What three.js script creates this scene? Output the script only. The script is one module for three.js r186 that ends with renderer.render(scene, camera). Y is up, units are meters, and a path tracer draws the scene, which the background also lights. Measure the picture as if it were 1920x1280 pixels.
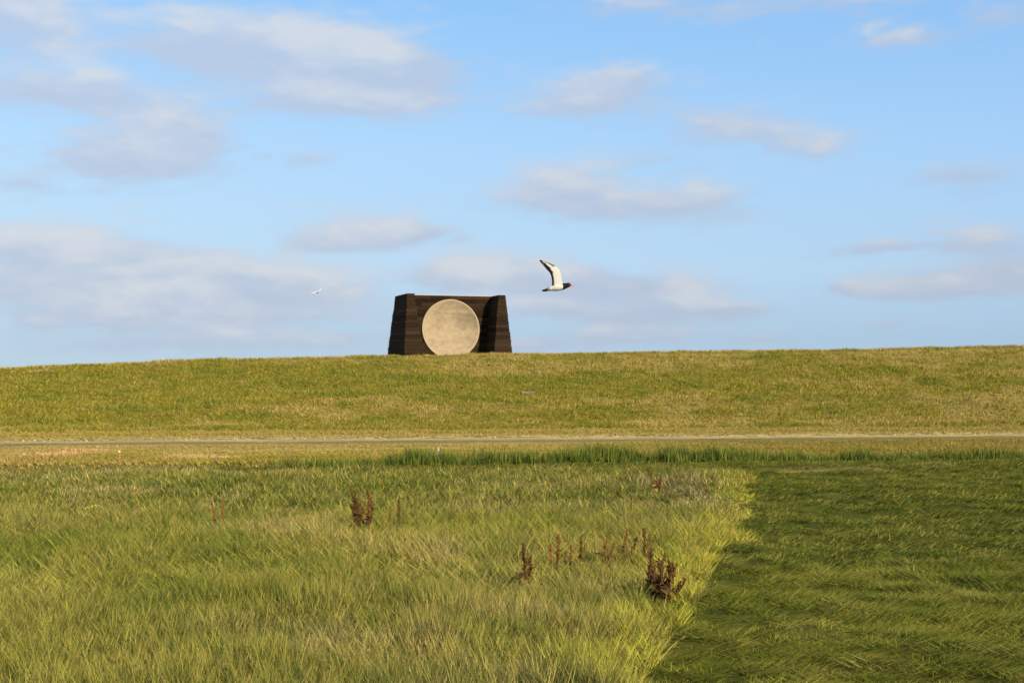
import * as THREE from 'three';
import { mergeGeometries, toCreasedNormals } from 'three/addons/utils/BufferGeometryUtils.js';

// ------------------------------------------------------------------ camera, sky, sun, exposure
const scene = new THREE.Scene();
const FOC = 2400, EYE = 4.0, HORIZON = 695;                 // focal length in photo pixels, eye height in metres, row of the horizon
const camera = new THREE.PerspectiveCamera(29.86, 1.5, 0.1, 6000);
camera.position.set(0, EYE, 0);
camera.rotation.x = Math.atan((HORIZON - 640) / FOC);
const renderer = new THREE.WebGLRenderer({ antialias: true });
renderer.toneMapping = THREE.LinearToneMapping;
renderer.toneMappingExposure = 1.6;
renderer.shadowMap.enabled = true;

const SUN_AZ = 36 * Math.PI / 180, SUN_EL = 24 * Math.PI / 180;   // azimuth: to the right of straight behind the camera
const sunDir = new THREE.Vector3(Math.sin(SUN_AZ) * Math.cos(SUN_EL), Math.sin(SUN_EL), Math.cos(SUN_AZ) * Math.cos(SUN_EL));
const sun = new THREE.DirectionalLight(new THREE.Color().setRGB(1.0, 0.88, 0.69), 4.7);
sun.position.copy(sunDir).multiplyScalar(150).add(new THREE.Vector3(0, 0, -60));
sun.target.position.set(0, 0, -60);
sun.castShadow = true;
Object.assign(sun.shadow.camera, { left: -90, right: 90, top: 60, bottom: -60, near: 1, far: 400 });
sun.shadow.mapSize.set(4096, 4096);
sun.name = 'sun';
scene.add(sun, sun.target);

// ------------------------------------------------------------------ random numbers and noise
function rng(seed) {
  let a = seed >>> 0;
  return () => { a = (a + 0x6D2B79F5) | 0; let t = Math.imul(a ^ (a >>> 15), 1 | a); t = (t + Math.imul(t ^ (t >>> 7), 61 | t)) ^ t; return ((t ^ (t >>> 14)) >>> 0) / 4294967296; };
}
const hash2 = (i, j, k) => { let h = Math.imul(i, 374761393) ^ Math.imul(j, 668265263) ^ Math.imul(k, 1274126177); h = Math.imul(h ^ (h >>> 13), 1274126177); return ((h ^ (h >>> 16)) >>> 0) / 4294967296; };
function vnoise(x, y, k = 0) {
  const i = Math.floor(x), j = Math.floor(y); let u = x - i, v = y - j;
  u = u * u * u * (u * (u * 6 - 15) + 10); v = v * v * v * (v * (v * 6 - 15) + 10);
  const a = hash2(i, j, k), b = hash2(i + 1, j, k), c = hash2(i, j + 1, k), d = hash2(i + 1, j + 1, k);
  return a + (b - a) * u + (c - a) * v + (a - b - c + d) * u * v;
}
function fbm(x, y, oct = 4, k = 0) {
  let s = 0, a = 0.5, t = 0;
  for (let o = 0; o < oct; o++) { s += a * vnoise(x, y, k + o); t += a; const nx = x * 1.62 - y * 1.18 + 5.3; y = x * 1.18 + y * 1.62 + 2.7; x = nx; a *= 0.5; }
  return s / t;
}
const clamp = (x, a = 0, b = 1) => Math.min(b, Math.max(a, x));
const sstep = (a, b, x) => { const t = clamp((x - a) / (b - a)); return t * t * (3 - 2 * t); };
const lerp = (a, b, t) => a + (b - a) * t;
const mix3 = (a, b, t) => [lerp(a[0], b[0], t), lerp(a[1], b[1], t), lerp(a[2], b[2], t)];
const lin = (c) => c.map((v) => { v /= 255; return v <= 0.04045 ? v / 12.92 : ((v + 0.055) / 1.055) ** 2.4; });
function curve(pts, x) {                                       // piecewise smooth interpolation of [x, y] pairs
  if (x <= pts[0][0]) return pts[0][1];
  for (let i = 1; i < pts.length; i++) if (x <= pts[i][0]) return lerp(pts[i - 1][1], pts[i][1], (x - pts[i - 1][0]) / (pts[i][0] - pts[i - 1][0]));
  return pts[pts.length - 1][1];
}

// ------------------------------------------------------------------ the sky: air and fair-weather clouds
function makeSky() {
  const W = 4096, Hh = 2048, half = Hh / 2;
  const D = new Float32Array(W * half), L = new Float32Array(W * half);  // cloud mass and height within the cloud, above the horizon
  const rad = Math.PI / 180, perDeg = W / 360;
  // azimuth in degrees, 0 = straight ahead, + to the right; column of a direction
  const colOf = (az) => (az / 360 + 0.25) * W;                 // ahead is -z: atan2(z, x) = -90 degrees
  function puff(az, el, ra, re, amp) {
    ra *= 1.06; re *= 1.06; const wide = ra / Math.max(0.35, Math.cos(el * rad));
    const c0 = Math.floor(colOf(az - wide * 2)), c1 = Math.ceil(colOf(az + wide * 2));
    const r0 = Math.max(0, Math.floor((el - re * 2) * perDeg)), r1 = Math.min(half - 1, Math.ceil((el + re * 2) * perDeg));
    for (let r = r0; r <= r1; r++) {
      const e = ((r + 0.5) / perDeg - el) / re;
      for (let c = c0; c <= c1; c++) {
        const a = (((c + 0.5) / W - 0.25) * 360 - az) / wide;
        const ee = e < 0 ? e * 1.45 : e * 0.95;                 // flatter underneath
        const q = a * a + ee * ee;
        if (q > 4) continue;
        const w = amp * Math.exp(-1.3 * q), i = r * W + ((c % W) + W) % W;
        D[i] += w; L[i] += w * clamp(0.5 + 0.5 * e - 0.06 * a * a) * Math.min(1, 0.42 + 0.62 * amp);   // thin clouds stay grey
      }
    }
  }
  // the clouds in view: photo column, row, half width, half height, mass
  const seen = [
    [30, 70, 100, 100, .9], [330, 105, 140, 62, .72], [400, 120, 100, 60, .45], [560, 100, 130, 62, 1.05], [700, 140, 150, 70, .95], [790, 130, 90, 50, .5], [600, 195, 170, 42, .85], [720, 185, 90, 40, .5],
    [90, 205, 160, 52, 1.05], [190, 200, 60, 34, .4], [280, 300, 170, 62, .8], [335, 255, 80, 60, .7], [200, 320, 100, 45, .5], [570, 305, 70, 26, .5], [40, 370, 90, 30, .55],
    [120, 480, 200, 50, .85], [60, 540, 170, 60, .7], [370, 510, 130, 42, .95], [300, 560, 240, 50, .75], [560, 545, 130, 42, .85], [470, 590, 230, 36, .6], [150, 610, 230, 40, .6], [560, 640, 330, 26, .55], [200, 655, 260, 22, .4],
    [690, 440, 120, 42, .9], [600, 462, 70, 20, .5], [800, 440, 90, 22, .45],
    [870, 515, 100, 36, .95], [1000, 520, 150, 42, .95], [1180, 540, 160, 36, .9], [1050, 585, 200, 30, .8], [1250, 590, 120, 28, .9], [1390, 585, 90, 18, .75], [1180, 630, 150, 22, .85], [1000, 650, 140, 18, .7], [1440, 638, 90, 13, .6],
    [1130, 175, 110, 48, .95], [1060, 205, 90, 26, .55], [1180, 150, 60, 34, .45],
    [1060, 345, 90, 48, .8], [1010, 375, 110, 30, .45], [1280, 380, 140, 36, .75], [1150, 395, 110, 30, .5], [1330, 420, 100, 24, .3],
    [1400, 255, 130, 46, .42], [1510, 290, 90, 34, .48], [1330, 235, 110, 38, .3], [1250, 300, 110, 40, .3],
    [1200, 15, 130, 32, .55], [1480, 25, 190, 38, .5], [1700, 95, 150, 24, .55], [1890, 75, 80, 32, .5], [1600, 10, 110, 24, .25],
    [1800, 350, 95, 26, .7], [1845, 380, 60, 18, .35], [1640, 475, 95, 17, .7], [1540, 490, 70, 12, .35], [1830, 470, 110, 34, .55], [1820, 540, 170, 44, 1.0], [1700, 555, 80, 26, .6], [1580, 548, 50, 18, .55], [1905, 510, 80, 40, .5],
    [1665, 612, 50, 13, .42], [1760, 615, 30, 9, .35],
  ];
  for (const [px, py, rx, ry, a] of seen) puff(Math.atan((px - 960) / FOC) / rad, Math.atan((HORIZON - py) / FOC) / rad, rx / FOC / rad, ry / FOC / rad, a);
  const rnd = rng(77);
  for (let k = 0; k < 420; k++) {                               // the same kind of cloud all the way round and overhead
    const az = -180 + 360 * rnd(), el = 2 + 70 * rnd() ** 1.5;
    const near = Math.abs(az) < 26 + 2 && el < 20;
    const n = 2 + Math.floor(rnd() * 4), size = 1.4 + 0.05 * el + rnd() * 2.2;
    const parts = [];
    for (let q = 0; q < n; q++) parts.push([az + (rnd() - .5) * 8, el + (rnd() - .5) * 1.2, size * (0.7 + rnd()), size * (0.32 + 0.3 * rnd()), .35 + .5 * rnd()]);
    if (!near) for (const p of parts) puff(...p);
  }
  const data = new Float32Array(W * Hh * 4);
  const blueAt = (el) => {                                       // colour of the clear air by height in degrees
    const stops = [[0, [181, 204, 222]], [1.4, [179, 206, 227]], [4.5, [188, 219, 243]], [9.5, [176, 216, 252]], [16.5, [146, 198, 249]], [30, [112, 170, 234]], [60, [78, 138, 214]], [90, [66, 124, 204]]];
    for (let i = 1; i < stops.length; i++) if (el <= stops[i][0]) return mix3(lin(stops[i - 1][1]), lin(stops[i][1]), (el - stops[i - 1][0]) / (stops[i][0] - stops[i - 1][0]));
    return lin(stops[stops.length - 1][1]);
  };
  const litLow = lin([210, 214, 221]), litHigh = lin([213, 219, 228]), dimLow = lin([180, 194, 216]), dimHigh = lin([182, 199, 225]);
  for (let r = 0; r < half; r++) {
    const el = (r + 0.5) / perDeg, base = blueAt(el);
    const sc = 1 / (0.35 + 0.65 * Math.cos(el * rad));
    const lit = mix3(litLow, litHigh, sstep(2, 14, el)), dim = mix3(dimLow, dimHigh, sstep(2, 14, el));
    for (let c = 0; c < W; c++) {
      const az = ((c + 0.5) / W - 0.25) * 360, i = r * W + c, d0 = D[i];
      const side = 1 - 0.09 * Math.sin(az * rad) * 2.2 * Math.cos(el * rad);   // the air is a little deeper in colour towards the right
      let R = base[0] * side ** 1.3, G = base[1] * side, B = base[2] * Math.sqrt(side);
      if (d0 > 0.02) {
        const x = Math.cos(az * rad) * 40, z = Math.sin(az * rad) * 40;      // seamless round the compass
        const X = (Math.abs(az) < 90 ? z : z > 0 ? 80 - z : -80 - z) / sc + Math.sign(x) * 3;
        const n = fbm(X * 0.45 + 3 + el * 0.25, el * 0.85, 5, 11), n2 = fbm(X * 1.25 + 9 + n * 3 - el * 1.1, el * 2.7 + n * 2, 5, 31);
        const m = d0 * (0.75 + 0.6 * n) + (n - 0.5) * 0.55 + (n2 - 0.5) * 0.62;
        const a = 0.88 * sstep(0.0, 0.86, m);
        const h = L[i] / d0;
        const s = clamp(0.08 + 0.95 * sstep(0.28, 0.9, h + (n - 0.5) * 0.9 + (n2 - 0.5) * 0.25) * lerp(0.62, 1, sstep(0.2, 1.1, m)));
        const cl = mix3(dim, lit, s), dk = 0.5 + 0.5 * side;
        R = lerp(R, cl[0] * dk, a); G = lerp(G, cl[1] * dk, a); B = lerp(B, cl[2] * dk, a);
      }
      const o = ((r + half) * W + c) * 4;
      data[o] = R; data[o + 1] = G; data[o + 2] = B; data[o + 3] = 1;
    }
  }
  const low = lin([150, 160, 120]);
  for (let i = 0; i < half * W; i++) { data[i * 4] = low[0] * .5; data[i * 4 + 1] = low[1] * .5; data[i * 4 + 2] = low[2] * .5; data[i * 4 + 3] = 1; }
  const t = new THREE.DataTexture(data, W, Hh, THREE.RGBAFormat, THREE.FloatType);
  t.mapping = THREE.EquirectangularReflectionMapping;
  t.magFilter = t.minFilter = THREE.LinearFilter;
  t.needsUpdate = true;
  return t;
}
const sky = makeSky();
scene.background = sky;
scene.environment = sky;
scene.backgroundIntensity = scene.environmentIntensity = 1 / 1.6;

// ------------------------------------------------------------------ helpers for things
const used = {};
function numbered(name) { const n = used[name] = (used[name] ?? -1) + 1; return n ? `${name}_${String(n).padStart(3, '0')}` : name; }
function tag(o, label, category, group, kind) { o.userData = { label, category }; if (group) o.userData.group = group; if (kind) o.userData.kind = kind; return o; }
function shade(o) { o.castShadow = o.receiveShadow = true; return o; }
function mesh(name, geometry, material, parent = scene) { const m = shade(new THREE.Mesh(geometry, material)); m.name = parent === scene ? numbered(name) : name; parent.add(m); return m; }
function thing(name, label, category, pos, turn = 0, group) { const g = new THREE.Group(); g.name = numbered(name); g.position.set(...pos); g.rotation.y = turn; scene.add(g); return tag(g, label, category, group); }
function geo(pos, idx, col, uv) {
  const g = new THREE.BufferGeometry();
  g.setAttribute('position', new THREE.Float32BufferAttribute(pos, 3));
  if (col) g.setAttribute('color', new THREE.Float32BufferAttribute(col, 3));
  if (uv) g.setAttribute('uv', new THREE.Float32BufferAttribute(uv, 2));
  if (idx) g.setIndex(idx);
  g.computeVertexNormals();
  return g;
}
function noiseTexture(size, fn, color = true) {
  const d = new Uint8Array(size * size * 4);
  for (let j = 0; j < size; j++) for (let i = 0; i < size; i++) { const c = fn(i / size, j / size), o = (j * size + i) * 4; d[o] = clamp(c[0]) * 255; d[o + 1] = clamp(c[1]) * 255; d[o + 2] = clamp(c[2]) * 255; d[o + 3] = 255; }
  const t = new THREE.DataTexture(d, size, size); t.wrapS = t.wrapT = THREE.RepeatWrapping; t.magFilter = THREE.LinearFilter; t.minFilter = THREE.LinearFilter;
  if (color) t.colorSpace = THREE.SRGBColorSpace; t.needsUpdate = true; return t;
}
const matt = (o) => new THREE.MeshPhysicalMaterial({ specularIntensity: 0.15, ...o });
const col = (r, g, b) => new THREE.Color().setRGB(r, g, b);

// ------------------------------------------------------------------ the lie of the land. d = metres ahead, s = metres ahead measured square to the dike
const SKEW = 0.136;
const edgeX = (d) => curve([[8, 1.7], [16.4, 2.0], [19, 2.15], [20.6, 2.55], [23.1, 3.2], [26.3, 4.25], [30.5, 5.3], [36, 6.75], [42, 8.0], [46, 8.7], [50, 9.2]], d) + (fbm(d * 0.5, 3, 3, 5) - 0.5) * 1.1;
const tallEnd = (X) => 50.0 + 0.03 * X;                           // the standing hay stops here, short of the ditch
const crestOf = (X) => curve([[-400, 3.4], [-60, 3.75], [-37.3, 4.0], [-31.8, 4.36], [-25.4, 4.69], [-12.9, 5.0], [-4.5, 5.15], [0, 5.24], [14.2, 5.46], [22.9, 5.6], [41.6, 5.95], [80, 6.3], [400, 6.6]], X);
function landY(X, s) {
  const d = s + SKEW * X;
  let y = (fbm(X * 0.3, d * 0.3, 3, 40) - 0.5) * 0.12;
  if (s < 54.6) {
    const mown = sstep(-0.2, 0.35, X - edgeX(d)) * (s < 53.8 ? 1 : 0);
    y += mown * ((fbm(X * 0.55 + d * 0.25, d * 1.5, 4, 50) - 0.5) * 0.42 + (fbm(X * 1.7, d * 3.2, 3, 57) - 0.5) * (0.26 + 0.3 * sstep(3.5, 0.5, X - edgeX(d)) * sstep(34, 24, d)));
  }
  y -= 0.62 * sstep(54.3, 55.2, s) * (1 - sstep(56.6, 57.6, s));
  y += 0.10 * sstep(57.2, 60, s) + 0.1 * sstep(74.75, 75.05, s);
  const up = clamp((s - 82) / 16.5), c = crestOf(X) - 0.2;
  const rise = up < 0.06 ? up * up / 0.12 : up > 0.95 ? 0.97 + 0.0 - (1 - up) ** 2 * 10 : up - 0.03;
  y += c * clamp(rise / 0.97, 0, 1) * (s > 82 ? 1 : 0);
  if (s > 82) y += (fbm(X * 0.35, s * 0.5, 3, 60) - 0.5) * 0.14 * sstep(82, 86, s);
  y += 0.16 * Math.exp(-(((s - 82.6) / 0.7) ** 2));                // small step at the toe
  y += 0.2 * sstep(-26, -36, X) * sstep(98.5, 104, s);            // the crest track stands a little higher at the left
  y -= (c + 0.6) * sstep(110, 128, s);
  return y;
}
// what grows or lies at a spot: linear colours
const GREEN = [.166, .156, .020], LUSH = [.104, .128, .015], OLIVE = [.218, .177, .033], STRAW = [.345, .265, .10], DUN = [.25, .17, .062], BARE = [.40, .245, .115], SOIL = [.10, .068, .04];
const patch = (x, y, x0, y0, rx, ry, jag) => sstep(1.15, 0.55, Math.hypot((x - x0) / rx, (y - y0) / ry) + (fbm(x * 0.9, y * 1.4, 4, 90) - 0.5) * jag);
function turf(X, s) {
  const d = s + SKEW * X;
  const big = fbm(X * 0.085, s * 0.22, 4, 70), med = fbm(X * 0.35, s * 0.8, 4, 74), fine = fbm(X * 1.3, s * 2.2, 3, 78);
  if (s >= 82) {
    const dry = sstep(0.40, 0.68, 0.42 * big + 0.36 * med + 0.22 * fine + 0.0022 * X + 0.10 * sstep(95, 98.5, s) + 0.05 * Math.exp(-(((s - 87.5) / 1.6) ** 2)) + 0.09 * Math.exp(-(((s - 83.4) / 0.9) ** 2)) - 0.02);
    let c = mix3(GREEN, OLIVE, clamp(0.15 + dry * 1.1));
    c = mix3(c, STRAW, clamp((dry - 0.45) * 1.0 + (fine - 0.5) * 0.8) * 0.6);
    c = mix3(c, LUSH, sstep(0.55, 0.68, fbm(X * 0.55 + 50, s * 1.3, 4, 82)) * 0.75 * (1 - dry * 0.6));
    c = mix3(c, STRAW, 0.75 * sstep(98.2, 99.2, s) * (1 - 0.25 * med));
    return c;
  }
  let c = mix3(GREEN, OLIVE, clamp(med * 1.5 - 0.15));
  c = mix3(c, STRAW, sstep(0.52, 0.75, big * 0.5 + fine * 0.5) * 0.4);
  c = mix3(c, DUN, sstep(0.5, 0.7, fbm(X * 0.5 + 20, s * 0.9, 3, 86)) * 0.35);
  if (s > 57.2) c = mix3(c, [.15, .125, .024], 0.55 * sstep(2, 14, X) * sstep(72, 69, s));   // the right of the verge is duller turf
  if (s > 57.2) {
    const nearPath = curve([[57, 0.05], [62, 0.1], [65.5, lerp(0.35, 0.05, sstep(0, 8, X))], [69, lerp(0.75, 0.15, sstep(2, 12, X))], [72, 0.8], [75, 0.55], [76.2, 0.6], [77.5, 0.2], [82, 0.15]], s + (med - 0.5) * 3);
    c = mix3(c, STRAW, clamp(nearPath + (fine - 0.5) * 0.7) * 0.85);
    c = mix3(c, BARE, Math.max(patch(X, d, -21.2, 59.3, 1.7, 1.9, 0.9), 0.8 * patch(X, d, -20.0, 61.5, 1.4, 1.0, 0.9)) * 0.85);
    c = mix3(c, STRAW, patch(X, d, -14.2, 58.0, 1.9, 1.1, 1.0) * 0.9);
    c = mix3(c, STRAW, patch(X, d, 16, 58.5, 0, 0, 1) * 0);
    if (s > 74.7 && s < 75.0) c = mix3(c, DUN, 0.5);
  }
  return c;
}
const hayTone = (X, d) => {                                        // colours of the standing hay meadow
  const a = fbm(X * 0.22, d * 0.30, 4, 100), b = fbm(X * 0.7 + 9, d * 0.8, 4, 104);
  let c = mix3([.148, .150, .024], [.215, .194, .042], clamp((a - 0.35) * 2.6));
  c = mix3(c, [.295, .232, .085], sstep(0.50, 0.76, 0.5 * b + 0.5 * fbm(X * 0.16 + 30, d * 0.2, 3, 108)) * 0.75);
  c = mix3(c, [.092, .118, .019], sstep(0.54, 0.70, fbm(X * 0.5 + 70, d * 0.6, 4, 112)) * 0.5);
  c = mix3(c, [.215, .155, .085], patch(X, d, 5.6, 43, 1.9, 4.5, 0.9) * 0.35);   // a brownish stand in seed
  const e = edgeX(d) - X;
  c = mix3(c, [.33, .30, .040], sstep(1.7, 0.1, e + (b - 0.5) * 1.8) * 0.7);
  return c;
};
const mownTone = (X, d) => {
  const a = fbm(X * 0.3, d * 0.9, 4, 120), b = fbm(X * 0.9, d * 2.2, 3, 124);
  let c = mix3([.074, .090, .011], [.126, .128, .018], clamp((a - 0.3) * 2.2));
  c = mix3(c, [.20, .18, .036], sstep(0.55, 0.78, b) * 0.55);
  c = mix3(c, [.26, .20, .07], patch(X, d, 12.5, 51.0, 3.6, 0.9, 0.8) * 0.7 + patch(X, d, 17.0, 53.2, 4, 0.6, 0.9) * 0.4);
  return c;
};
const isHay = (X, d) => d < tallEnd(X) + (fbm(X * 0.8, 7, 3, 130) - 0.5) * 0.5 && X < edgeX(d);
const isMown = (X, d, s) => s < 54.2 && !isHay(X, d);

// ------------------------------------------------------------------ ground, dike, path
const grain = noiseTexture(512, (u, v) => {                         // seamless fine mottling, multiplied into the ground's own colours
  let s = 0; for (const [f, a, k] of [[16, .5, 1], [48, .3, 2], [128, .2, 3]]) { const w = (x, y) => { const i = Math.floor(x), j = Math.floor(y), p = x - i, q = y - j, h = (m, n) => hash2((m + f) % f, (n + f) % f, 200 + k); return (h(i, j) * (1 - p) + h(i + 1, j) * p) * (1 - q) + (h(i, j + 1) * (1 - p) + h(i + 1, j + 1) * p) * q; }; s += a * w(u * f, v * f); }
  const t = 0.78 + 0.26 * s; return [t, t, t * 0.97];
});
const groundMat = new THREE.MeshPhysicalMaterial({ vertexColors: true, roughness: 1, specularIntensity: 0.05, map: grain });
function axis(fine0, fine1, step, lo, hi) {
  const v = []; let x = fine0, g = step; while (x > lo) { g *= 1.5; x -= g; v.unshift(Math.max(x, lo)); }
  for (x = fine0; x < fine1 - 1e-6; x += step) v.push(x);
  x = fine1; v.push(x); g = step; while (x < hi) { g *= 1.5; x += g; v.push(Math.min(x, hi)); }
  return v;
}
const XS = axis(-50, 50, 0.42, -2500, 2500);
function sheet(name, SS, tone, label) {
  const n = XS.length, pos = [], c = [], uv = [], idx = [];
  for (const s of SS) for (const X of XS) {
    const d = s + SKEW * X; pos.push(X, landY(X, s), -d); uv.push(X / 3, d / 3);
    c.push(...tone(X, s, d));
  }
  for (let j = 0; j + 1 < SS.length; j++) for (let i = 0; i + 1 < n; i++) { const a = j * n + i; idx.push(a, a + 1, a + n, a + 1, a + n + 1, a + n); }
  const m = mesh(name, geo(pos, idx, c, uv), groundMat);
  return tag(m, label, 'ground', null, 'structure');
}
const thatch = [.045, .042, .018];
sheet('meadow', axis(9, 80, 0.32, -2500, 80).filter((s) => s <= 80), (X, s, d) => {
  if (s > 54.3 && s < 57.4) return mix3(SOIL, turf(X, s), 0.25);
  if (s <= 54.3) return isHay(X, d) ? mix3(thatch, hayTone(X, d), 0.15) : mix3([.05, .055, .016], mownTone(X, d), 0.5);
  return mix3(turf(X, s), SOIL, 0.2);
}, 'flat green meadow between the viewer and the dike');
sheet('dike', axis(80, 112, 0.34, 80, 2500), (X, s) => mix3(turf(X, s), SOIL, s < 98 ? 0.15 : 0), 'long grassy sea dike rising across the background');
{
  const pos = [], c = [], uv = [], idx = [], SS = []; for (let s = 72.2; s <= 74.71; s += 0.25) SS.push(s);
  const n = XS.length;
  for (const s1 of SS) for (const X of XS) {
    const s = 72.2 + 0.9 * (fbm(X * 0.6, 1, 4, 142) - 0.4) + (s1 - 72.2) * (1.15 + 0.5 * (fbm(X * 0.5, 4, 4, 144) - 0.5));
    const d = s + SKEW * X; pos.push(X, landY(X, s) + 0.012, -d); uv.push(X / 3, d / 3);
    const w = fbm(X * 0.25, s * 2, 4, 140), rut = Math.exp(-(((s - 72.9) / 0.28) ** 2)) + Math.exp(-(((s - 74.1) / 0.28) ** 2));
    let t = mix3([.46, .36, .15], [.48, .37, .20], clamp(rut)); t = mix3(t, [.24, .205, .06], sstep(0.52, 0.7, w) * 0.6 * (1 - 0.6 * rut));
    c.push(...t);
  }
  for (let j = 0; j + 1 < SS.length; j++) for (let i = 0; i + 1 < n; i++) { const a = j * n + i; idx.push(a, a + 1, a + n, a + 1, a + n + 1, a + n); }
  tag(mesh('path', geo(pos, idx, c, uv), groundMat), 'pale dry dirt track along the foot of the dike', 'path', null, 'structure');
}

// ------------------------------------------------------------------ grass
const bladeMat = new THREE.MeshPhysicalMaterial({ vertexColors: true, roughness: 1, side: THREE.DoubleSide, specularIntensity: 0.12 });
// a tuft of separate blades. each blade is one colour
function tuft(seed, o) {
  const r = rng(seed), pos = [], idx = [], c = [];
  for (let b = 0; b < o.n; b++) {
    const a = r() * Math.PI * 2, rad = o.spread * Math.sqrt(r()), x0 = Math.cos(a) * rad, z0 = Math.sin(a) * rad;
    const h = o.h * (1 - o.vary + 2 * o.vary * r()) , w = o.w * (0.7 + 0.6 * r());
    const head = (o.heading ?? 0) + (r() - 0.5) * (o.turn ?? Math.PI * 2), lean = o.lean * (0.3 + r()), bend = o.bend * (0.3 + r());
    const tint = o.tints[(b * 5 + 3) % o.tints.length], face = r() * Math.PI;
    const wx = Math.cos(face) * w / 2, wz = Math.sin(face) * w / 2, base = pos.length / 3, N = o.seg ?? 3;
    const up = o.up ?? 1;
    for (let k = 0; k <= N; k++) {
      const t = k / N, out = h * (lean * t + bend * t * t), y = h * up * (t - 0.35 * bend * t * t), px = x0 + Math.cos(head) * out, pz = z0 + Math.sin(head) * out;
      const ww = k === N ? 0 : 1 - 0.55 * t;
      if (k < N) { pos.push(px - wx * ww, y, pz - wz * ww, px + wx * ww, y, pz + wz * ww); c.push(...tint, ...tint); }
      else { pos.push(px, y, pz); c.push(...tint); }
    }
    for (let k = 0; k < N - 1; k++) { const q = base + k * 2; idx.push(q, q + 1, q + 2, q + 1, q + 3, q + 2); }
    const q = base + (N - 1) * 2; idx.push(q, q + 1, q + 2);
    if (o.seed && r() < o.seed) {                               // a loose flowering head at the tip of the stem
      const out = h * (lean + bend), y = h * up * (1 - 0.35 * bend), px = x0 + Math.cos(head) * out, pz = z0 + Math.sin(head) * out, hw = w * 2.4, hl = h * 0.2;
      for (const f of [0, Math.PI / 2]) {
        const s0 = pos.length / 3, ux = Math.cos(face + f) * hw / 2, uz = Math.sin(face + f) * hw / 2, ox = Math.cos(head) * hl * (lean + bend) * 0.7, oz = Math.sin(head) * hl * (lean + bend) * 0.7;
        pos.push(px - ox, y - hl * 0.8, pz - oz, px - ux, y - hl * 0.2, pz - uz, px + ux, y - hl * 0.2, pz + uz, px + ox * 0.4, y + hl * 0.35, pz + oz * 0.4);
        for (let q2 = 0; q2 < 4; q2++) c.push(...o.seedTint);
        idx.push(s0, s0 + 1, s0 + 2, s0 + 1, s0 + 3, s0 + 2);
      }
    }
  }
  return geo(pos, idx, c);
}
const M4 = new THREE.Matrix4(), Q = new THREE.Quaternion(), V = new THREE.Vector3(), S = new THREE.Vector3(), E = new THREE.Euler();
function scatter(name, geometry, spots, label, category) {
  const im = shade(new THREE.InstancedMesh(geometry, bladeMat, spots.length)), c = new THREE.Color();
  spots.forEach(([x, y, z, turn, sxz, sy, tone, tiltX = 0, tiltZ = 0], i) => {
    E.set(tiltX, turn, tiltZ); M4.compose(V.set(x, y, z), Q.setFromEuler(E), S.set(sxz, sy, sxz)); im.setMatrixAt(i, M4);
    im.setColorAt(i, c.setRGB(...tone));
  });
  im.name = numbered(name); scene.add(im);
  return tag(im, label, category, null, 'stuff');
}
const wide = (d, m = 3.5) => 0.405 * d + m;
// tints multiply the tone of the spot
const T = { base: [1, 1, 1], bright: [1.42, 1.38, 1.15], dull: [.62, .68, .75], straw: [1.5, 1.25, 1.6], pale: [1.3, 1.18, 1.3], deep: [.48, .62, .6] };
const DOCK = [(1236 - 960) / FOC * 21.6, 21.6];
function hay(seed, d0, d1, perM2, height) {
  const r = rng(seed), out = [], stalks = [];
  const area = 0.405 * (d1 * d1 - d0 * d0) + 7 * (d1 - d0), n = Math.round(area * perM2);
  for (let k = 0; k < n; k++) {
    const d = Math.sqrt(lerp(d0 * d0, d1 * d1, r())), X = (r() * 2 - 1) * wide(d), q = [r(), r(), r(), r(), r()];
    if (!isHay(X, d)) continue;
    const s = d - SKEW * X, y = landY(X, s) - 0.02, e = edgeX(d) - X;
    const clump = fbm(X * 0.95, d * 0.85, 3, 150), rag = 0.55, dx = X - DOCK[0], dd = d - DOCK[1];
    if (Math.abs(dx) < 0.34 && dd < 0.12 && dd > -0.75 - 0.3 * q[0]) continue;      // the big withered dock has smothered the grass before it
    const hh = height * lerp(0.6 + 0.75 * clump, 0.12 + 1.72 * clump, rag) * (0.75 + 0.5 * q[0]) * lerp(0.6, 1, sstep(0, 0.7, e));
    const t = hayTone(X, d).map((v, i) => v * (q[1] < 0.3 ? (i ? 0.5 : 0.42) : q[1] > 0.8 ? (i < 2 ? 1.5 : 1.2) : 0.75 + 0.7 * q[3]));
    const fall = (fbm(X * 0.5 + 40, d * 0.5, 2, 160) - 0.5) * 0.3 + (q[0] - .5) * 0.3 - 0.16 * sstep(1.0, 0, e);  // lodged patches; the cut edge leans out over the mowing
    out.push([X, y, -d, q[2] * 6.283, 0.8 + 0.5 * q[3], hh, t, (fbm(X * 0.5, d * 0.5 + 30, 2, 165) - 0.5) * 0.3 + (q[3] - .5) * 0.3, fall]);
    if (q[4] < 0.22 * sstep(0.35, 0.62, fbm(X * 0.4 + 12, d * 0.4, 3, 170))) stalks.push([X + 0.1, y, -d, q[3] * 6.283, 1, hh * (1.1 + 0.4 * q[0]), mix3(t, [.33, .275, .10], 0.45), 0, fall * 0.5]);
  }
  return [out, stalks];
}
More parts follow.
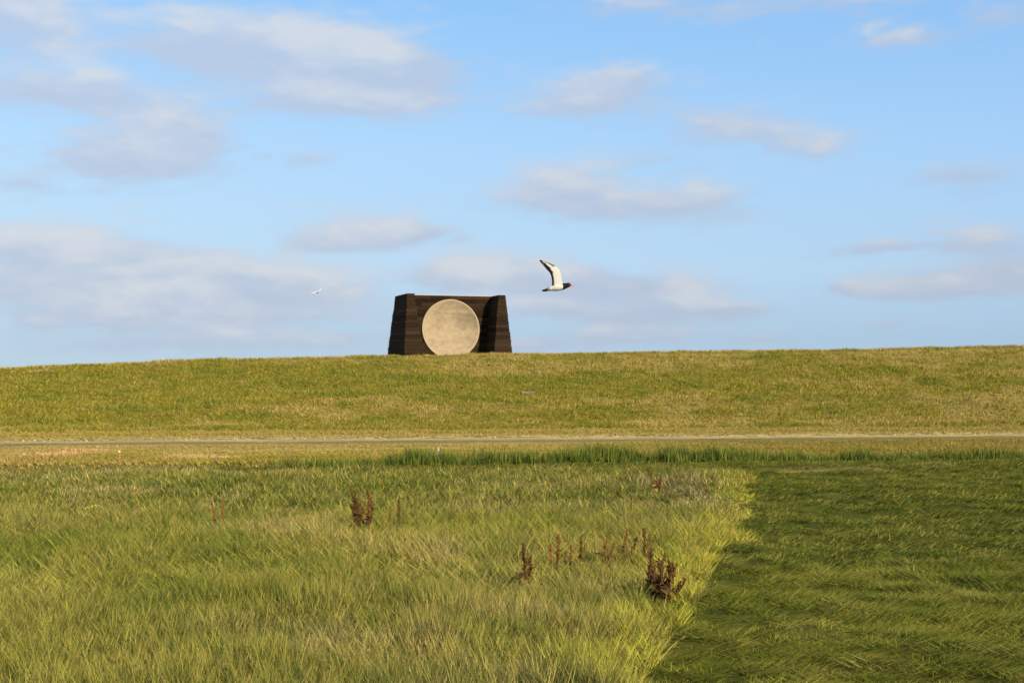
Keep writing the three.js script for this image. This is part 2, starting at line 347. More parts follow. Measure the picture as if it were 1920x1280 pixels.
{
  const leafy = (seed, n, w, spread) => tuft(seed, { n, h: 1, vary: .45, w, spread, lean: .17, bend: .16, seg: 3, tints: [T.base, T.base, T.base, T.straw, T.bright, T.dull, T.pale, T.deep, T.deep], seed: 0 });
  const stalky = (seed, n, w, spread) => tuft(seed, { n, h: 1, vary: .3, w, spread, lean: .14, bend: .18, seg: 3, tints: [T.base, T.bright, T.pale], seed: 0.85, seedTint: [.95, .8, .85] });
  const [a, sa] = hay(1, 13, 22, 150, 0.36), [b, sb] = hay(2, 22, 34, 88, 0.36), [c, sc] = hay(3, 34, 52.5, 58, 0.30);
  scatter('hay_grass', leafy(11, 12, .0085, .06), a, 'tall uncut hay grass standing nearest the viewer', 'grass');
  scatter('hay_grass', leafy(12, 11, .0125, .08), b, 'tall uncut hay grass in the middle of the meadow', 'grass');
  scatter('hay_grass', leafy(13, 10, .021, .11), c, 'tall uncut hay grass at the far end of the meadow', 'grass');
  scatter('seeding_grass', stalky(14, 3, .0065, .06), sa, 'straw coloured seeding grass stalks in the near hay', 'grass');
  scatter('seeding_grass', stalky(15, 3, .0095, .09), [...sb, ...sc], 'straw coloured seeding grass stalks in the farther hay', 'grass');
}
{ // the mown side: cut grass lying flat in swaths
  const r = rng(21), near = [], far = [], stub = [];
  for (const [d0, d1, per, list] of [[12, 26, 130, near], [26, 62, 44, far]]) {
    const n = Math.round((0.405 * (d1 * d1 - d0 * d0) + 7 * (d1 - d0)) * per);
    for (let k = 0; k < n; k++) {
      const d = Math.sqrt(lerp(d0 * d0, d1 * d1, r())), X = (r() * 2 - 1) * wide(d), q = [r(), r(), r(), r(), r()], s = d - SKEW * X;
      if (!isMown(X, d, s) || (X < edgeX(d) - 0.3 && d < 47)) continue;
      const lump = fbm(X * 0.7 + d * 0.3, d * 2.0, 3, 180);
      if (lump < 0.43 && q[0] < sstep(0.43, 0.34, lump) * 0.75) { if (q[1] < 0.6) stub.push([X, landY(X, s), -d, q[0] * 40, 1, 0.6 + 0.7 * q[1], mownTone(X, d)]); continue; }                // the mower left gaps between the swaths
      const t = mownTone(X, d).map((v) => v * (q[1] < 0.25 ? 0.55 : q[1] > 0.85 ? 1.6 : 0.75 + 0.5 * q[1]));
      const flow = (fbm(X * 0.25, d * 0.35, 3, 185) - 0.5) * 2.4 + (q[2] - 0.5) * 0.9 + (q[3] < 0.25 ? Math.PI : 0) + 0.15;
      list.push([X, landY(X, s) + 0.01, -d, flow, 0.75 + 0.6 * q[4], (0.2 + 2.0 * lump) * (0.6 + 0.8 * q[0]), t, 0, (q[3] - 0.5) * 0.3]);
      if (q[4] < 0.3) stub.push([X, landY(X, s), -d, q[0] * 6.283, 1, 0.6 + 0.7 * q[1], t.map((v) => v * 1.05)]);
    }
  }
  const lying = (seed, n, w, spread) => tuft(seed, { n, h: .20, vary: .6, w, spread, lean: .9, bend: .3, up: .30, heading: 0, turn: 2.3, seg: 4, tints: [T.base, T.base, T.dull, T.bright, T.straw, T.deep] });
  scatter('mown_grass', lying(31, 13, .0092, .12), near, 'freshly mown grass lying in swaths at lower right', 'grass');
  scatter('mown_grass', lying(32, 12, .0165, .2), far, 'freshly mown grass lying flat towards the ditch', 'grass');
  scatter('grass_stubble', tuft(33, { n: 12, h: .09, vary: .4, w: .009, spread: .12, lean: .3, bend: .3, seg: 2, tints: [T.base, T.bright, T.dull] }), stub, 'short green stubble left between the mown swaths', 'grass');
}
{ // verge and dike turf
  const r = rng(41), verge = [], slope = [], tall = [];
  const area = 82 * 25;
  for (let k = 0; k < area * 30; k++) {
    const s = 57 + 25.2 * r(), X = (r() * 2 - 1) * wide(s, 9), q = [r(), r(), r()];
    if (s > 72.3 && s < 74.6 && q[0] > 0.55 + 0.45 * sstep(0.5, 0.66, fbm(X * 0.25, s * 2, 4, 140))) continue;
    if (s > 69.5 && s < 72.3 && q[1] > 0.75) continue;
    const lowcut = s > 65 && s < 78, trod = s > 68 && s < 72.3 ? lerp(1, 0.18, sstep(68, 71, s)) : 1, onPath = s > 71.5 && s < 74.9, t = (onPath ? mix3(turf(X, s), [.46, .36, .14], 0.8) : turf(X, s)).map((v) => v * (0.78 + 0.44 * q[1]));
    const bare = patch(X, s + SKEW * X, -21.2, 59.3, 1.6, 1.8, 0.9); if (q[2] < bare * 0.75) continue;
    verge.push([X, landY(X, s) - 0.01, -(s + SKEW * X), q[2] * 6.283, 0.9 + 0.4 * q[0], trod * (lowcut ? 0.55 : 1.1) * (0.6 + 0.8 * fbm(X, s, 2, 190)) * (s > 72.2 && s < 74.7 ? 0.32 : 1), t]);
  }
  for (let k = 0; k < 90 * 27 * 36; k++) {
    const s = 82 + 27 * r() ** 1.15, X = (r() * 2 - 1) * wide(s, 9), q = [r(), r(), r()];
    const own = hash2(k, 5, 9), t = mix3(turf(X, s), own < 0.08 ? STRAW : LUSH, own < 0.08 ? 0.5 : own > 0.92 ? 0.5 : 0).map((v) => v * (0.74 + 0.5 * q[1])), lump = fbm(X * 0.9, s * 1.1, 3, 195);
    if (s < 98.6 || q[0] < 0.6) slope.push([X, landY(X, s) - 0.01, -(s + SKEW * X), q[2] * 6.283, 0.8 + 0.5 * q[0], (0.35 + 1.3 * lump) * (s > 98.8 ? 0.6 : 1), t, -0.1, (lump - 0.5) * 0.8]);
  }
  const short = (seed, h) => tuft(seed, { n: 10, h, vary: .5, w: .034, spread: .22, lean: .6, bend: .5, seg: 2, tints: [T.base, T.base, T.bright, T.pale, T.dull, T.straw] });
  scatter('verge_grass', short(51, .14), verge, 'dry short grass on the verge between ditch and dike', 'grass');
  scatter('dike_grass', short(52, .15), slope, 'short olive and straw coloured grass covering the dike', 'grass');
}
{ // reeds in the ditch
  const r = rng(61), spots = [];
  for (let k = 0; k < 8500; k++) {
    const X = -11 + 47 * r(), s = 55.1 + 1.7 * r(), q = [r(), r(), r(), r()];
    const dens = sstep(-11, -5.5, X) * (0.35 + 1.2 * sstep(0.3, 0.6, fbm(X * 0.8, s, 3, 200))) * (1 - 0.35 * sstep(8, 11, X) * (1 - 0.5 * sstep(0.4, 0.6, fbm(X * 0.5, 2, 2, 203))));
    if (q[0] > dens * 0.75) continue;
    const h = lerp(1.1, 0.9, sstep(8.5, 11, X)) * lerp(0.75, 1, sstep(-9, -4, X)) * (0.5 + 0.85 * fbm(X * 1.3, s * 1.5, 3, 206)) * (0.75 + 0.45 * q[1]);
    const t = mix3([.050, .080, .013], [.150, .165, .030], q[2]).map((v) => v * (0.8 + 0.4 * q[3]));
    spots.push([X, landY(X, s) - 0.03, -(s + SKEW * X), q[3] * 6.283, 1, h, t]);
  }
  scatter('reed_bed', tuft(71, { n: 7, h: 1, vary: .25, w: .034, spread: .09, lean: .08, bend: .22, seg: 4, tints: [T.base, T.bright, T.dull, T.deep] }), spots, 'strip of dark green reeds growing along the ditch', 'reeds');
}

// ------------------------------------------------------------------ the earthen sound mirror on the dike
{
  const yaw = 18 * Math.PI / 180, H = 4.9;
  const X0 = -4.9, S0 = 101.6, sm = thing('sound_mirror', 'dark stepped block wall with two wings holding a round pale dish, on the dike', 'monument', [X0, 5.03, -(S0 + SKEW * X0)], yaw);
  const r = rng(301);
  const rough = noiseTexture(256, (u, v) => { const a = fbm(u * 24, v * 24, 4, 310), b = fbm(u * 70, v * 70, 2, 314); const t = 0.55 + 0.5 * a + 0.25 * (b - 0.5); return [t, t * 0.98, t * 0.95]; });
  const blockMats = [[.048, .029, .0155], [.034, .021, .0115], [.066, .041, .023], [.025, .0155, .009], [.053, .034, .0205]].map((c) => matt({ color: col(...c), roughness: 0.95, map: rough, bumpMap: rough, bumpScale: 0.05 }));
  const courses = 17, ch = H / courses;
  // a course of the wing: a block of rough, slightly uneven faces
  function frustum(b, t, y0, y1) {                              // b, t = [x0, x1, z0, z1] below and above
    const nx = 3, nz = 5, pos = [], uv = [];
    const P = (u, w, y, q) => { const k = y; return [lerp(lerp(b[0], t[0], k), lerp(b[1], t[1], k), u), lerp(y0, y1, k), lerp(lerp(b[2], t[2], k), lerp(b[3], t[3], k), w)]; };
    const quad = (A, B, C, D2) => { pos.push(...A, ...B, ...C, ...A, ...C, ...D2); const ax = Math.hypot(B[0] - A[0], B[2] - A[2]); const o = A[0] + A[2]; uv.push(o, A[1], o + ax, B[1], o + ax, C[1], o, A[1], o + ax, C[1], o, D2[1]); };
    for (let i = 0; i < nx; i++) { const u0 = i / nx, u1 = (i + 1) / nx; quad(P(u0, 1, 0), P(u1, 1, 0), P(u1, 1, 1), P(u0, 1, 1)); quad(P(u1, 0, 0), P(u0, 0, 0), P(u0, 0, 1), P(u1, 0, 1)); }
    for (let i = 0; i < nz; i++) { const w0 = i / nz, w1 = (i + 1) / nz; quad(P(0, w0, 0), P(0, w1, 0), P(0, w1, 1), P(0, w0, 1)); quad(P(1, w1, 0), P(1, w0, 0), P(1, w0, 1), P(1, w1, 1)); }
    quad(P(0, 1, 1), P(1, 1, 1), P(1, 0, 1), P(0, 0, 1)); quad(P(0, 0, 0), P(1, 0, 0), P(1, 1, 0), P(0, 1, 0));
    const g = new THREE.BufferGeometry(); g.setAttribute('position', new THREE.Float32BufferAttribute(pos, 3)); g.setAttribute('uv', new THREE.Float32BufferAttribute(uv, 2)); g.computeVertexNormals(); return g;
  }
  const shape = (y) => { const k = 1 - y / H; return { out: 3.94 + 0.41 * k, inn: 3.39 - 0.61 * k, front: 2.03 + 0.74 * k, back: -2.1 - 1.2 * k, wall: 0.25 * k }; };
  const wing = (side) => {
    const w = new THREE.Group(); w.name = 'wing'; sm.add(w);
    for (let i = 0; i < courses; i++) {
      const y0 = i * ch + 0.008, y1 = (i + 1) * ch - 0.008, a = shape(y0), b = shape(y1), j = () => (r() - 0.5) * 0.05, e = [j(), j(), j(), j()];
      const box = (q) => side > 0 ? [q.inn + e[0], q.out + e[1], q.back + e[2], q.front + e[3]] : [-q.out + e[0], -q.inn + e[1], q.back + e[2], q.front + e[3]];
      mesh('block', frustum(box(a), box(b), y0, y1), blockMats[Math.floor(r() * 5)], w);
    }
    const a = shape(0.02), b = shape(H - 0.05), c = (q) => side > 0 ? [q.inn + .09, q.out - .09, q.back + .09, q.front - .09] : [-q.out + .09, -q.inn - .09, q.back + .09, q.front - .09];
    mesh('core', frustum(c(a), c(b), 0.02, H - 0.05), blockMats[3], w);
  };
  wing(-1); wing(1);
  // the wall between the wings, its courses cut round the dish
  const cx = 0.03, cy = 2.26, R = 2.34, wallH = H + 0.0, nC = 17, wh = wallH / nC;
  const wall = new THREE.Group(); wall.name = 'back_wall'; sm.add(wall);
  const holeX = (y) => { const q = R * R - (y - cy) ** 2; return q > 0 ? Math.sqrt(q) : 0; };
  for (let i = 0; i < nC; i++) {
    const y0 = i * wh + 0.006, y1 = (i + 1) * wh - 0.006, a = shape((y0 + y1) / 2), zf = a.wall, lim = a.inn + 0.12;
    const courseMat = Math.floor(r() * 5);
    for (const side of [-1, 1]) {
      const inner = []; for (let k = 0; k <= 5; k++) { const y = lerp(y0, y1, k / 5); inner.push([cx + side * holeX(y), y]); }
      const endX = side * lim, minIn = Math.max(...inner.map((p) => side * p[0]));
      const cuts = [endX]; if (lim - minIn > 1.3) cuts.push(side * (minIn + (lim - minIn) * (0.35 + 0.3 * r())));
      const blocks = cuts.length > 1 ? [[endX, cuts[1] + side * 0.006, null], [cuts[1] - side * 0.006, null, inner]] : [[endX, null, inner]];
      for (const [xa, xb, inn] of blocks) {
        const pts = [[xa, y0]]; if (inn) pts.push(...inn); else pts.push([xb, y0], [xb, y1]); pts.push([xa, y1]);
        const clean = pts.filter((p, k) => k === 0 || Math.hypot(p[0] - pts[k - 1][0], p[1] - pts[k - 1][1]) > 1e-3);
        const sh = new THREE.Shape(clean.map((p) => new THREE.Vector2(...p)));
        const g = new THREE.ExtrudeGeometry(sh, { depth: 0.6, bevelEnabled: false }); g.translate(0, 0, zf - 0.6 + (r() - 0.5) * 0.05);
        mesh('block', g, blockMats[r() < 0.65 ? courseMat : Math.floor(r() * 5)], wall);
      }
    }
  }
  // earth fill behind the courses and a pale coping on top
  mesh('core', frustum([-2.95, 2.95, -3.1, -0.52], [-3.45, 3.45, -2.0, -0.62], 0, wallH - 0.03), blockMats[3], wall);
  const conc = matt({ color: col(.42, .34, .28), roughness: 0.9 });
  const cop = new THREE.BoxGeometry(6.7, 0.04, 1.6); cop.translate(0, wallH + 0.02, -0.9); mesh('coping', cop, conc, wall);
  // the concave dish
  const dishTex = noiseTexture(1024, (u, v) => {
    const x = (u - 0.5) * 2, y = (v - 0.5) * 2;
    let t = 0.90 + 0.14 * (fbm(u * 5, v * 14, 5, 320) - 0.5) + 0.10 * (fbm(u * 22, v * 60, 3, 326) - 0.5);
    const seam = Math.abs(y - 0.53 - 0.012 * (fbm(u * 9, 1, 3, 330) - 0.5));
    t -= 0.05 * sstep(0.02, 0.0, seam);                                        // casting joint
    t -= 0.09 * sstep(0.36, 0.7, fbm(u * 4 + 3, v * 6, 4, 334)) * sstep(-0.15, 0.1, y) * sstep(0.6, 0.5, y) * sstep(-0.75, 0.1, x + 0.5 * (fbm(u * 6, v * 6, 3, 336) - 0.5)); // grey weather stain
    t -= 0.07 * sstep(0.5, 0.68, fbm(u * 6 + 9, v * 7, 4, 338)) * sstep(0.5, 0.56, y);
    const rr = Math.hypot(x, y), ang = Math.atan2(y, x);
    t -= 0.10 * sstep(0.02, 0, Math.abs(rr - 0.89 - 0.012 * (fbm(ang * 3, 2, 3, 340) - 0.5))) * sstep(1.6, 0.6, Math.abs(ang - 0.1));   // trowelled line inside the rim at the right
    t -= 0.04 * sstep(0.5, 0.7, fbm(u * 16, v * 16, 4, 344));
    return [t * 0.645, t * 0.575, t * 0.462];
  });
  dishTex.wrapS = dishTex.wrapT = THREE.ClampToEdgeWrapping;
  const dishMat = matt({ map: dishTex, roughness: 0.92, side: THREE.DoubleSide });
  const dg = []; const rings = 20, seg = 72, dpos = [], duv = [], didx = [], depth = 0.55, rin = R - 0.1;
  const rsph = (rin * rin + depth * depth) / (2 * depth);
  for (let i = 0; i <= rings; i++) for (let k = 0; k <= seg; k++) {
    const rr = rin * i / rings, a = k / seg * 2 * Math.PI, z = rsph - Math.sqrt(rsph * rsph - rr * rr) - depth;
    dpos.push(Math.cos(a) * rr, Math.sin(a) * rr, z); duv.push(0.5 + Math.cos(a) * rr / R / 2, 0.5 + Math.sin(a) * rr / R / 2);
  }
  for (let i = 0; i < rings; i++) for (let k = 0; k < seg; k++) { const a = i * (seg + 1) + k; didx.push(a, a + seg + 1, a + 1, a + 1, a + seg + 1, a + seg + 2); }
  const tilt = Math.atan(0.25 / H), dz = 0.25 * (1 - cy / H) + 0.06;
  const dish = mesh('dish', geo(dpos, didx, null, duv), dishMat, sm); dish.position.set(cx, cy, dz); dish.rotation.x = -tilt;
  dish.userData = { label: 'round concave dish of pale tan concrete' };
  const rimPts = [[rin, 0], [rin + 0.01, 0.02], [R - 0.03, 0.03], [R + 0.015, 0.015], [R + 0.02, -0.5]].map((p) => new THREE.Vector2(...p));
  const rg = new THREE.LatheGeometry(rimPts, 96); rg.rotateX(Math.PI / 2);
  mesh('rim', rg, matt({ color: col(.36, .285, .18), roughness: 0.9, side: THREE.DoubleSide, bumpMap: rough, bumpScale: 0.02 }), dish);
}

// ------------------------------------------------------------------ birds
function loft(ringsList, colorAt, n = 16) {
  const pos = [], c = [], idx = [];
  for (const [x, yc, ry, rz] of ringsList) for (let k = 0; k < n; k++) { const a = k / n * Math.PI * 2; pos.push(x, yc + Math.sin(a) * ry, Math.cos(a) * rz); c.push(...colorAt(x, Math.sin(a), Math.cos(a))); }
  const m = ringsList.length;
  for (let i = 0; i + 1 < m; i++) for (let k = 0; k < n; k++) { const a = i * n + k, b = i * n + (k + 1) % n; idx.push(a, b, a + n, b, b + n, a + n); }
  for (const [i, f] of [[0, 1], [m - 1, 0]]) { const o = i * n; for (let k = 1; k + 1 < n; k++) f ? idx.push(o, o + k + 1, o + k) : idx.push(o, o + k, o + k + 1); }
  return geo(pos, idx, c);
}
function smoothRings(list, per = 4) {
  const out = []; const crv = new THREE.CatmullRomCurve3(list.map((p) => new THREE.Vector3(p[0], p[1], 0))), crv2 = new THREE.CatmullRomCurve3(list.map((p) => new THREE.Vector3(p[2], p[3], 0)));
  const N = (list.length - 1) * per; for (let i = 0; i <= N; i++) { const a = crv.getPoint(i / N), b = crv2.getPoint(i / N); out.push([a.x, a.y, Math.max(0.002, b.x), Math.max(0.002, b.y)]); }
  return out;
}
// a wing as a thin closed sheet between its leading and trailing edge. sections: [leading xyz, trailing xyz]
function wingGeo(sections, colorAt, side, thick = 0.008, cols = 9) {
  const lead = new THREE.CatmullRomCurve3(sections.map((s) => new THREE.Vector3(...s[0]))), trail = new THREE.CatmullRomCurve3(sections.map((s) => new THREE.Vector3(...s[1])));
  const rows = 26, P = [], c = [], idx = [];
  const pt = (i, j) => lead.getPoint(i / rows).lerp(trail.getPoint(i / rows), j / cols);
  const nrm = new THREE.Vector3(), a = new THREE.Vector3(), b = new THREE.Vector3();
  for (const face of [0, 1]) for (let i = 0; i <= rows; i++) for (let j = 0; j <= cols; j++) {
    const p = pt(i, j); a.copy(pt(Math.min(i + 1, rows), j)).sub(pt(Math.max(i - 1, 0), j)); b.copy(pt(Math.min(i, rows - 1), cols)).sub(pt(Math.min(i, rows - 1), 0)); nrm.crossVectors(a, b).normalize();
    const t = thick * Math.sin(Math.PI * clamp(0.08 + 0.92 * (1 - j / cols) ** 0.7, 0, 1)) * (1 - 0.6 * i / rows) + 0.0008;
    p.addScaledVector(nrm, (face ? 1 : -1) * t); P.push(p.x, p.y, p.z); c.push(...colorAt(i / rows, j / cols, face));
  }
  const n = cols + 1, F = (rows + 1) * n;
  for (let i = 0; i < rows; i++) for (let j = 0; j < cols; j++) { const q = i * n + j; idx.push(q, q + 1, q + n, q + 1, q + n + 1, q + n); const w = q + F; idx.push(w, w + n, w + 1, w + 1, w + n, w + n + 1); }
  for (let i = 0; i < rows; i++) for (const j of [0, cols]) { const q = i * n + j; idx.push(q, q + n, q + F, q + n, q + n + F, q + F); }
  return geo(P, idx, c);
}
const featherMat = matt({ vertexColors: true, roughness: 0.85, side: THREE.DoubleSide });
{
  const d = 16.6, X = (1045 - 960) / FOC * d, Y = EYE + (HORIZON - 537) / FOC * d;
  const bird = thing('oystercatcher', 'black and white wading bird with red bill flying over the dike, wings raised', 'bird', [X, Y, -d]);
  const BL = [.012, .010, .010], WH = [.46, .45, .40], BR = [.045, .022, .018];
  const rings = smoothRings([[-.198, -.052, .008, .03], [-.165, -.050, .016, .036], [-.125, -.036, .022, .034], [-.085, -.022, .034, .038], [-.045, -.011, .045, .047], [0, -.007, .050, .052], [.045, -.003, .047, .05], [.075, .001, .043, .044], [.1, .005, .039, .036], [.128, .014, .034, .03], [.152, .022, .029, .026], [.170, .022, .020, .019], [.180, .020, .006, .006]]);
  const body = loft(rings, (x, up, out) => {
    if (x > .074 - .012 * Math.abs(up)) return x > .155 ? BR : BL;
    if (x < -.135) return BL;
    if (x < -.1) return mix3(BR, WH, 0.25 + 0.3 * up);
    return up > .86 && x > -.04 ? BL : WH;
  }, 20);
  const sec = (side, lean) => [[[.071, .042], [-.065, .010]], [[.046, .13], [-.068, .10]], [[.036, .188], [-.09, .175]], [[-.022, .258], [-.132, .222]], [[-.11, .303], [-.178, .278]], [[-.185, .329], [-.208, .312]], [[-.226, .343], [-.229, .338]]]
    .map(([l, t], i) => [[l[0], l[1], side * (.022 + lean * l[1])], [t[0], t[1], side * (.018 + lean * t[1] + 0.012)]]);
  const wingCol = (under) => (u, v, face) => {
    if (face !== under) return v > 0.55 && v < 0.85 && u < 0.75 ? WH : BL;
    if (u > 0.88) return BL;
    if (v > lerp(0.86, 0.5, sstep(0.1, 0.85, u))) return BL;
    if (u > 0.52 && v < 0.26) return [.07, .07, .065];
    return WH;
  };
  const w1 = wingGeo(sec(1, .16), wingCol(1), 1), w2 = wingGeo(sec(-1, .10), wingCol(0), -1);
  mesh('body', mergeGeometries([body, w1, w2]), featherMat, bird);
  const billMat = matt({ color: col(.70, .07, .025), roughness: 0.6 });
  const mand = (dy0, dy1, len) => { const g = new THREE.ConeGeometry(.007, len, 10); g.rotateZ(-Math.PI / 2); g.translate(len / 2, 0, 0); g.scale(1, .8, .8); g.rotateZ(Math.atan2(dy1 - dy0, len)); g.translate(.172, .02 + dy0, 0); return g; };
  const bill = mesh('bill', mand(.003, .000, .072), billMat, bird);
  mesh('lower_mandible', mand(-.004, -.026, .064), billMat, bill);
  for (const s of [-1, 1]) { const g = new THREE.SphereGeometry(.0045, 10, 8); g.translate(.152, .030, s * .0245); mesh('eye', g, matt({ color: col(.5, .05, .02), roughness: 0.3 }), bird); }
  bird.rotation.set(0.04, 0.05, 0);
}
{
  const d = 72, X = (593 - 960) / FOC * d, Y = EYE + (HORIZON - 547.5) / FOC * d;
  const gull = thing('gull', 'small white gull gliding far off to the left of the dark monument', 'bird', [X, Y, -d], -0.9);
  const WH = [.5, .5, .51], GR = [.42, .44, .47], DK = [.05, .05, .055];
  const body = loft(smoothRings([[-.17, 0, .008, .04], [-.1, 0, .03, .04], [0, 0, .05, .05], [.1, .01, .045, .042], [.15, .02, .035, .032], [.185, .02, .012, .012]]), (x, up) => (x > .14 ? DK : WH), 14);
  const wg = (side, rise) => wingGeo([[[.09, .02, side * .03], [-.07, .02, side * .03]], [[.12, .02 + rise * .5, side * .14], [-.05, .02 + rise * .4, side * .15]], [[.06, .02 + rise, side * .28], [-.05, .02 + rise, side * .28]], [[-.06, .02 + rise * 1.3, side * .41], [-.08, .02 + rise * 1.3, side * .40]]], (u, v, f) => (u > 0.9 ? DK : WH), side, .012, 5);
  mesh('body', mergeGeometries([body, wg(1, .0), wg(-1, .12)]), featherMat, gull);
  gull.rotation.set(0.35, -0.9, 0);
  const bg = new THREE.ConeGeometry(.01, .05, 8); bg.rotateZ(-Math.PI / 2); bg.translate(.205, .018, 0); mesh('bill', bg, matt({ color: col(.5, .3, .05), roughness: .5 }), gull);
}

// ------------------------------------------------------------------ docks: brown seed spikes standing out of the hay
const stemMat = matt({ color: col(.10, .055, .025), roughness: 0.9 });
const seedMats = [[.135, .068, .020], [.088, .046, .015], [.165, .088, .025]].map((c) => matt({ color: col(...c), roughness: 0.9, side: THREE.DoubleSide }));
const leafMats = [[.10, .05, .018], [.30, .20, .03], [.06, .035, .014]].map((c) => matt({ color: col(...c), roughness: 0.9, side: THREE.DoubleSide }));
function dockPlant(X, d, h, spikes, leaves, seedTone, seed, label, dark = 0) {
  const s = d - SKEW * X, g = thing('dock_plant', label, 'plant', [X, landY(X, s) - 0.02, -d], 0, 'brown docks in the hay meadow'), r = rng(seed);
  for (const [ox, lean, hk, fat] of spikes) {
    const top = h * hk, crv = new THREE.CatmullRomCurve3([new THREE.Vector3(ox * 0.4, 0, 0), new THREE.Vector3(ox + lean * 0.35 * top, top * 0.5, (r() - .5) * 0.05), new THREE.Vector3(ox + lean * top, top, (r() - .5) * 0.1)]);
    mesh('stem', new THREE.TubeGeometry(crv, 10, 0.008, 5), stemMat, g);
    const parts = [];
    const blob = (p, q) => { const o = new THREE.OctahedronGeometry(q, 0); o.scale(1, 1.25, 1); o.rotateY(r() * 3); o.translate(p.x, p.y, p.z); parts.push(o.toNonIndexed ? o : o); };
    for (let k = 0; k < 14; k++) {                               // side branches set with whorls of seed
      const t = 0.38 + 0.6 * k / 14, p = crv.getPoint(t), a = r() * 6.28, len = (0.05 + 0.17 * (1 - t) + 0.04 * r()) * fat;
      for (let w = 0; w < 9; w++) { const f = w / 9; blob(new THREE.Vector3(p.x + Math.cos(a) * len * f * 0.6 + (r() - .5) * .025, p.y + len * f * 1.3 + (r() - .5) * .025, p.z + Math.sin(a) * len * f * 0.6 + (r() - .5) * .025), 0.011 + 0.011 * r()); }
    }
    const many = fat < 0.8 ? 30 : 60;
    for (let k = 0; k < many; k++) { const t = 0.42 + 0.58 * k / many, p = crv.getPoint(t), w = 0.034 * fat * (1.25 - t); blob(new THREE.Vector3(p.x + (r() - .5) * 2 * w, p.y + (r() - .5) * .03, p.z + (r() - .5) * 2 * w), 0.011 + 0.009 * r()); }
    mesh('seed_spike', mergeGeometries(parts), seedMats[(seedTone + (r() < 0.25 ? 1 : 0)) % 3], g);
  }
  for (let k = 0; k < leaves; k++) {
    const a = r() * 6.283, len = (0.16 + 0.16 * r()) * (dark ? 0.85 : 1), y0 = h * (0.12 + 0.45 * r()), pos = [], idx = [], droop = 0.3 + r() * 0.8, wv = 0.05 + 0.04 * r();
    for (let i = 0; i <= 5; i++) { const t = i / 5, w = wv * Math.sin(Math.PI * (0.1 + 0.88 * t)) * (0.8 + 0.4 * r()), x = len * t, y = len * (0.5 * t - droop * t * t); for (const q of [-1, 0, 1]) pos.push(Math.cos(a) * x - Math.sin(a) * w * q, y0 + y + (q ? 0.02 * (r() - .3) : 0), Math.sin(a) * x + Math.cos(a) * w * q); }
    for (let i = 0; i < 5; i++) for (const q of [0, 1]) { const o = i * 3 + q; idx.push(o, o + 1, o + 3, o + 1, o + 4, o + 3); }
    mesh('leaf', geo(pos, idx), leafMats[dark ? (k % 3 ? 2 : 0) : (k + seed) % 3], g);
  }
  return g;
}
const at = (px, d) => (px - 960) / FOC * d;
dockPlant(at(675, 30), 30, 1.22, [[0, -.16, 1, 1.5], [.03, -.1, .82, 1.2], [-.03, -.2, .7, 1]], 7, 1, 401, 'tallest brown dock, leaning left, in the middle of the hay');
dockPlant(at(688, 30.3), 30.3, 1.12, [[.02, .02, 1, 1.4], [.06, .12, .75, 1.1], [-.04, -.22, .82, .5]], 8, 0, 402, 'bushy rusty dock just right of the tallest leaning dock');
dockPlant(at(748, 30.6), 30.6, .92, [[0, 0, 1, .55], [-.22, .05, .8, .3]], 2, 1, 403, 'thin single dock spike right of the pair of big docks');
dockPlant(at(406, 30.8), 30.8, .88, [[0, -.1, 1, .5]], 1, 1, 404, 'thin brown dock spike, left one of the pair in the left meadow');
dockPlant(at(419, 30.9), 30.9, .92, [[0, .0, 1, .5]], 1, 1, 405, 'thin brown dock spike, right one of the pair in the left meadow');
dockPlant(at(1229, 40), 40, .88, [[-.08, -.06, 1, .9], [.1, .08, .85, .8], [.0, .1, .7, .7]], 5, 0, 406, 'small rusty dock at the far end of the hay near the reeds');
dockPlant(at(986, 22.8), 22.8, .98, [[0, -.06, 1, .7], [.05, .04, .75, .5]], 5, 1, 407, 'dark dock with yellowing side, left end of the dock row');
dockPlant(at(1043, 24.6), 24.6, .9, [[0, .06, 1, .7], [-.1, 0, .8, .4]], 2, 2, 408, 'orange brown dock second from the left in the dock row');
dockPlant(at(1071, 24.2), 24.2, .76, [[0, 0, 1, .5]], 1, 2, 409, 'short thin orange dock third from the left in the dock row');
dockPlant(at(1088, 24.9), 24.9, .86, [[0, .03, 1, .55]], 3, 0, 410, 'thin dock with a dark leaf, fourth in the dock row');
dockPlant(at(1130, 25.2), 25.2, .82, [[0, .12, 1, .4], [.1, .2, .8, .4]], 6, 2, 411, 'leafy dull dock in the middle of the dock row');
dockPlant(at(1168, 25.6), 25.6, .88, [[0, .1, 1, .5], [.1, .25, .8, .5]], 2, 2, 412, 'faint orange dock second from the right in the dock row');
dockPlant(at(1208, 25.4), 25.4, .92, [[0, .0, 1, .6], [.03, .12, .8, .5]], 2, 0, 413, 'slim rusty dock at the right end of the dock row');
dockPlant(DOCK[0], DOCK[1], 0.95, [[-.08, -.08, 1, 1.1], [.02, .02, .86, 1.2], [.1, .25, .72, 1.1], [-.12, -.1, .7, 1.2], [.2, .5, .5, .7], [.12, .1, .78, 1.3]], 44, 1, 414, 'big dark withered dock at the edge of the mown grass', 1);

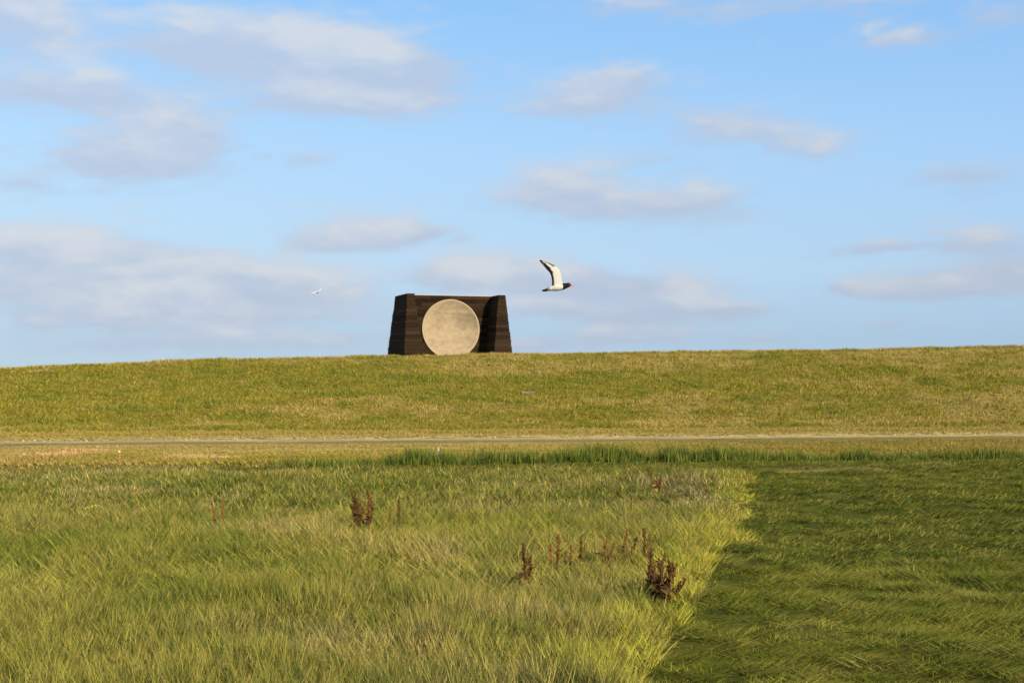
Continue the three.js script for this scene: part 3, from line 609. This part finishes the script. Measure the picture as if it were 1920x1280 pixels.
{ // yellow ragwort
  const d = 33.5, X = at(178, d), s = d - SKEW * X, g = thing('yellow_wildflower', 'small clump of yellow flowers in the left of the hay meadow', 'flower', [X, landY(X, s), -d]), r = rng(451);
  const ym = matt({ color: col(.55, .34, .03), roughness: 0.8, side: THREE.DoubleSide }), gm = matt({ color: col(.12, .17, .03), roughness: 0.9 });
  for (let k = 0; k < 11; k++) {
    const x = (r() - .5) * .42, z = (r() - .5) * .3, h = .44 + .08 * r(), st = new THREE.CylinderGeometry(.004, .006, h, 5); st.translate(x, h / 2, z); const m = mesh('stem', st, gm, g);
    const f = new THREE.CylinderGeometry(.023, .008, .014, 9); f.rotateX(.5); f.translate(x, h, z); mesh('flower_head', f, ym, m);
  }
}

// ------------------------------------------------------------------ the electric fence behind the reeds
{
  const s0 = 57.4, fz = (X) => -(s0 + SKEW * X * 0.7), fence = thing('wire_fence', 'thin single wire fence with short posts behind the ditch', 'fence', [0, 0, 0]);
  const ground = (X) => landY(X, -fz(X) - SKEW * X);
  const wood = matt({ color: col(.30, .16, .06), roughness: 0.9 }), pale = matt({ color: col(.36, .36, .24), roughness: 0.8 }), cap = matt({ color: col(.85, .62, .25), roughness: 0.5 }), steel = matt({ color: col(.34, .30, .15), roughness: 0.7 });
  const xs = [-31, -17.1, -3.3, 2.95, 12.8, 25.5], tops = [];
  xs.forEach((X, i) => {
    const z = fz(X), y = ground(X), fat = i === 2, h = fat ? 0.66 : 0.5, g = new THREE.CylinderGeometry(fat ? .07 : .03, fat ? .075 : .035, h, 10, 1); g.translate(X, y + h / 2 - 0.05, z);
    const post = mesh('post', g, fat ? pale : wood, fence);
    const c = fat ? new THREE.CylinderGeometry(.075, .085, .05, 10) : new THREE.SphereGeometry(.05, 10, 8); c.translate(X, y + h - 0.03, z); mesh(fat ? 'post_cap' : 'insulator', c, fat ? wood : cap, post);
    tops.push(new THREE.Vector3(X, y + h - 0.06, z + (fat ? .08 : .05)));
  });
  const all = [new THREE.Vector3(-44, tops[0].y, fz(-44)), ...tops, new THREE.Vector3(44, tops[5].y, fz(44))];
  for (let i = 0; i + 1 < all.length; i++) { const m = all[i].clone().lerp(all[i + 1], .5); m.y -= 0.03; mesh('wire', new THREE.TubeGeometry(new THREE.CatmullRomCurve3([all[i], m, all[i + 1]]), 12, 0.007, 5), steel, fence); }
}
{ // a bare slab lying in the slope of the dike
  const X = 1.15, s = 89.6, g = new THREE.BoxGeometry(0.9, .13, .26, 4, 1, 2), p = g.attributes.position, r = rng(470); for (let i = 0; i < p.count; i++) p.setXYZ(i, p.getX(i) + (r() - .5) * .05, p.getY(i) + (r() - .5) * .03, p.getZ(i) + (r() - .5) * .04);
  const m = mesh('stone_slab', toCreasedNormals(g, .5), matt({ color: col(.32, .23, .15), roughness: .95, map: grain }));
  m.position.set(X, landY(X, s) + 0.07, -(s + SKEW * X)); m.rotation.set(0.25, 0.05, -0.03); tag(m, 'small pale stone slab lying bare on the face of the dike', 'stone');
}
renderer.render(scene, camera);
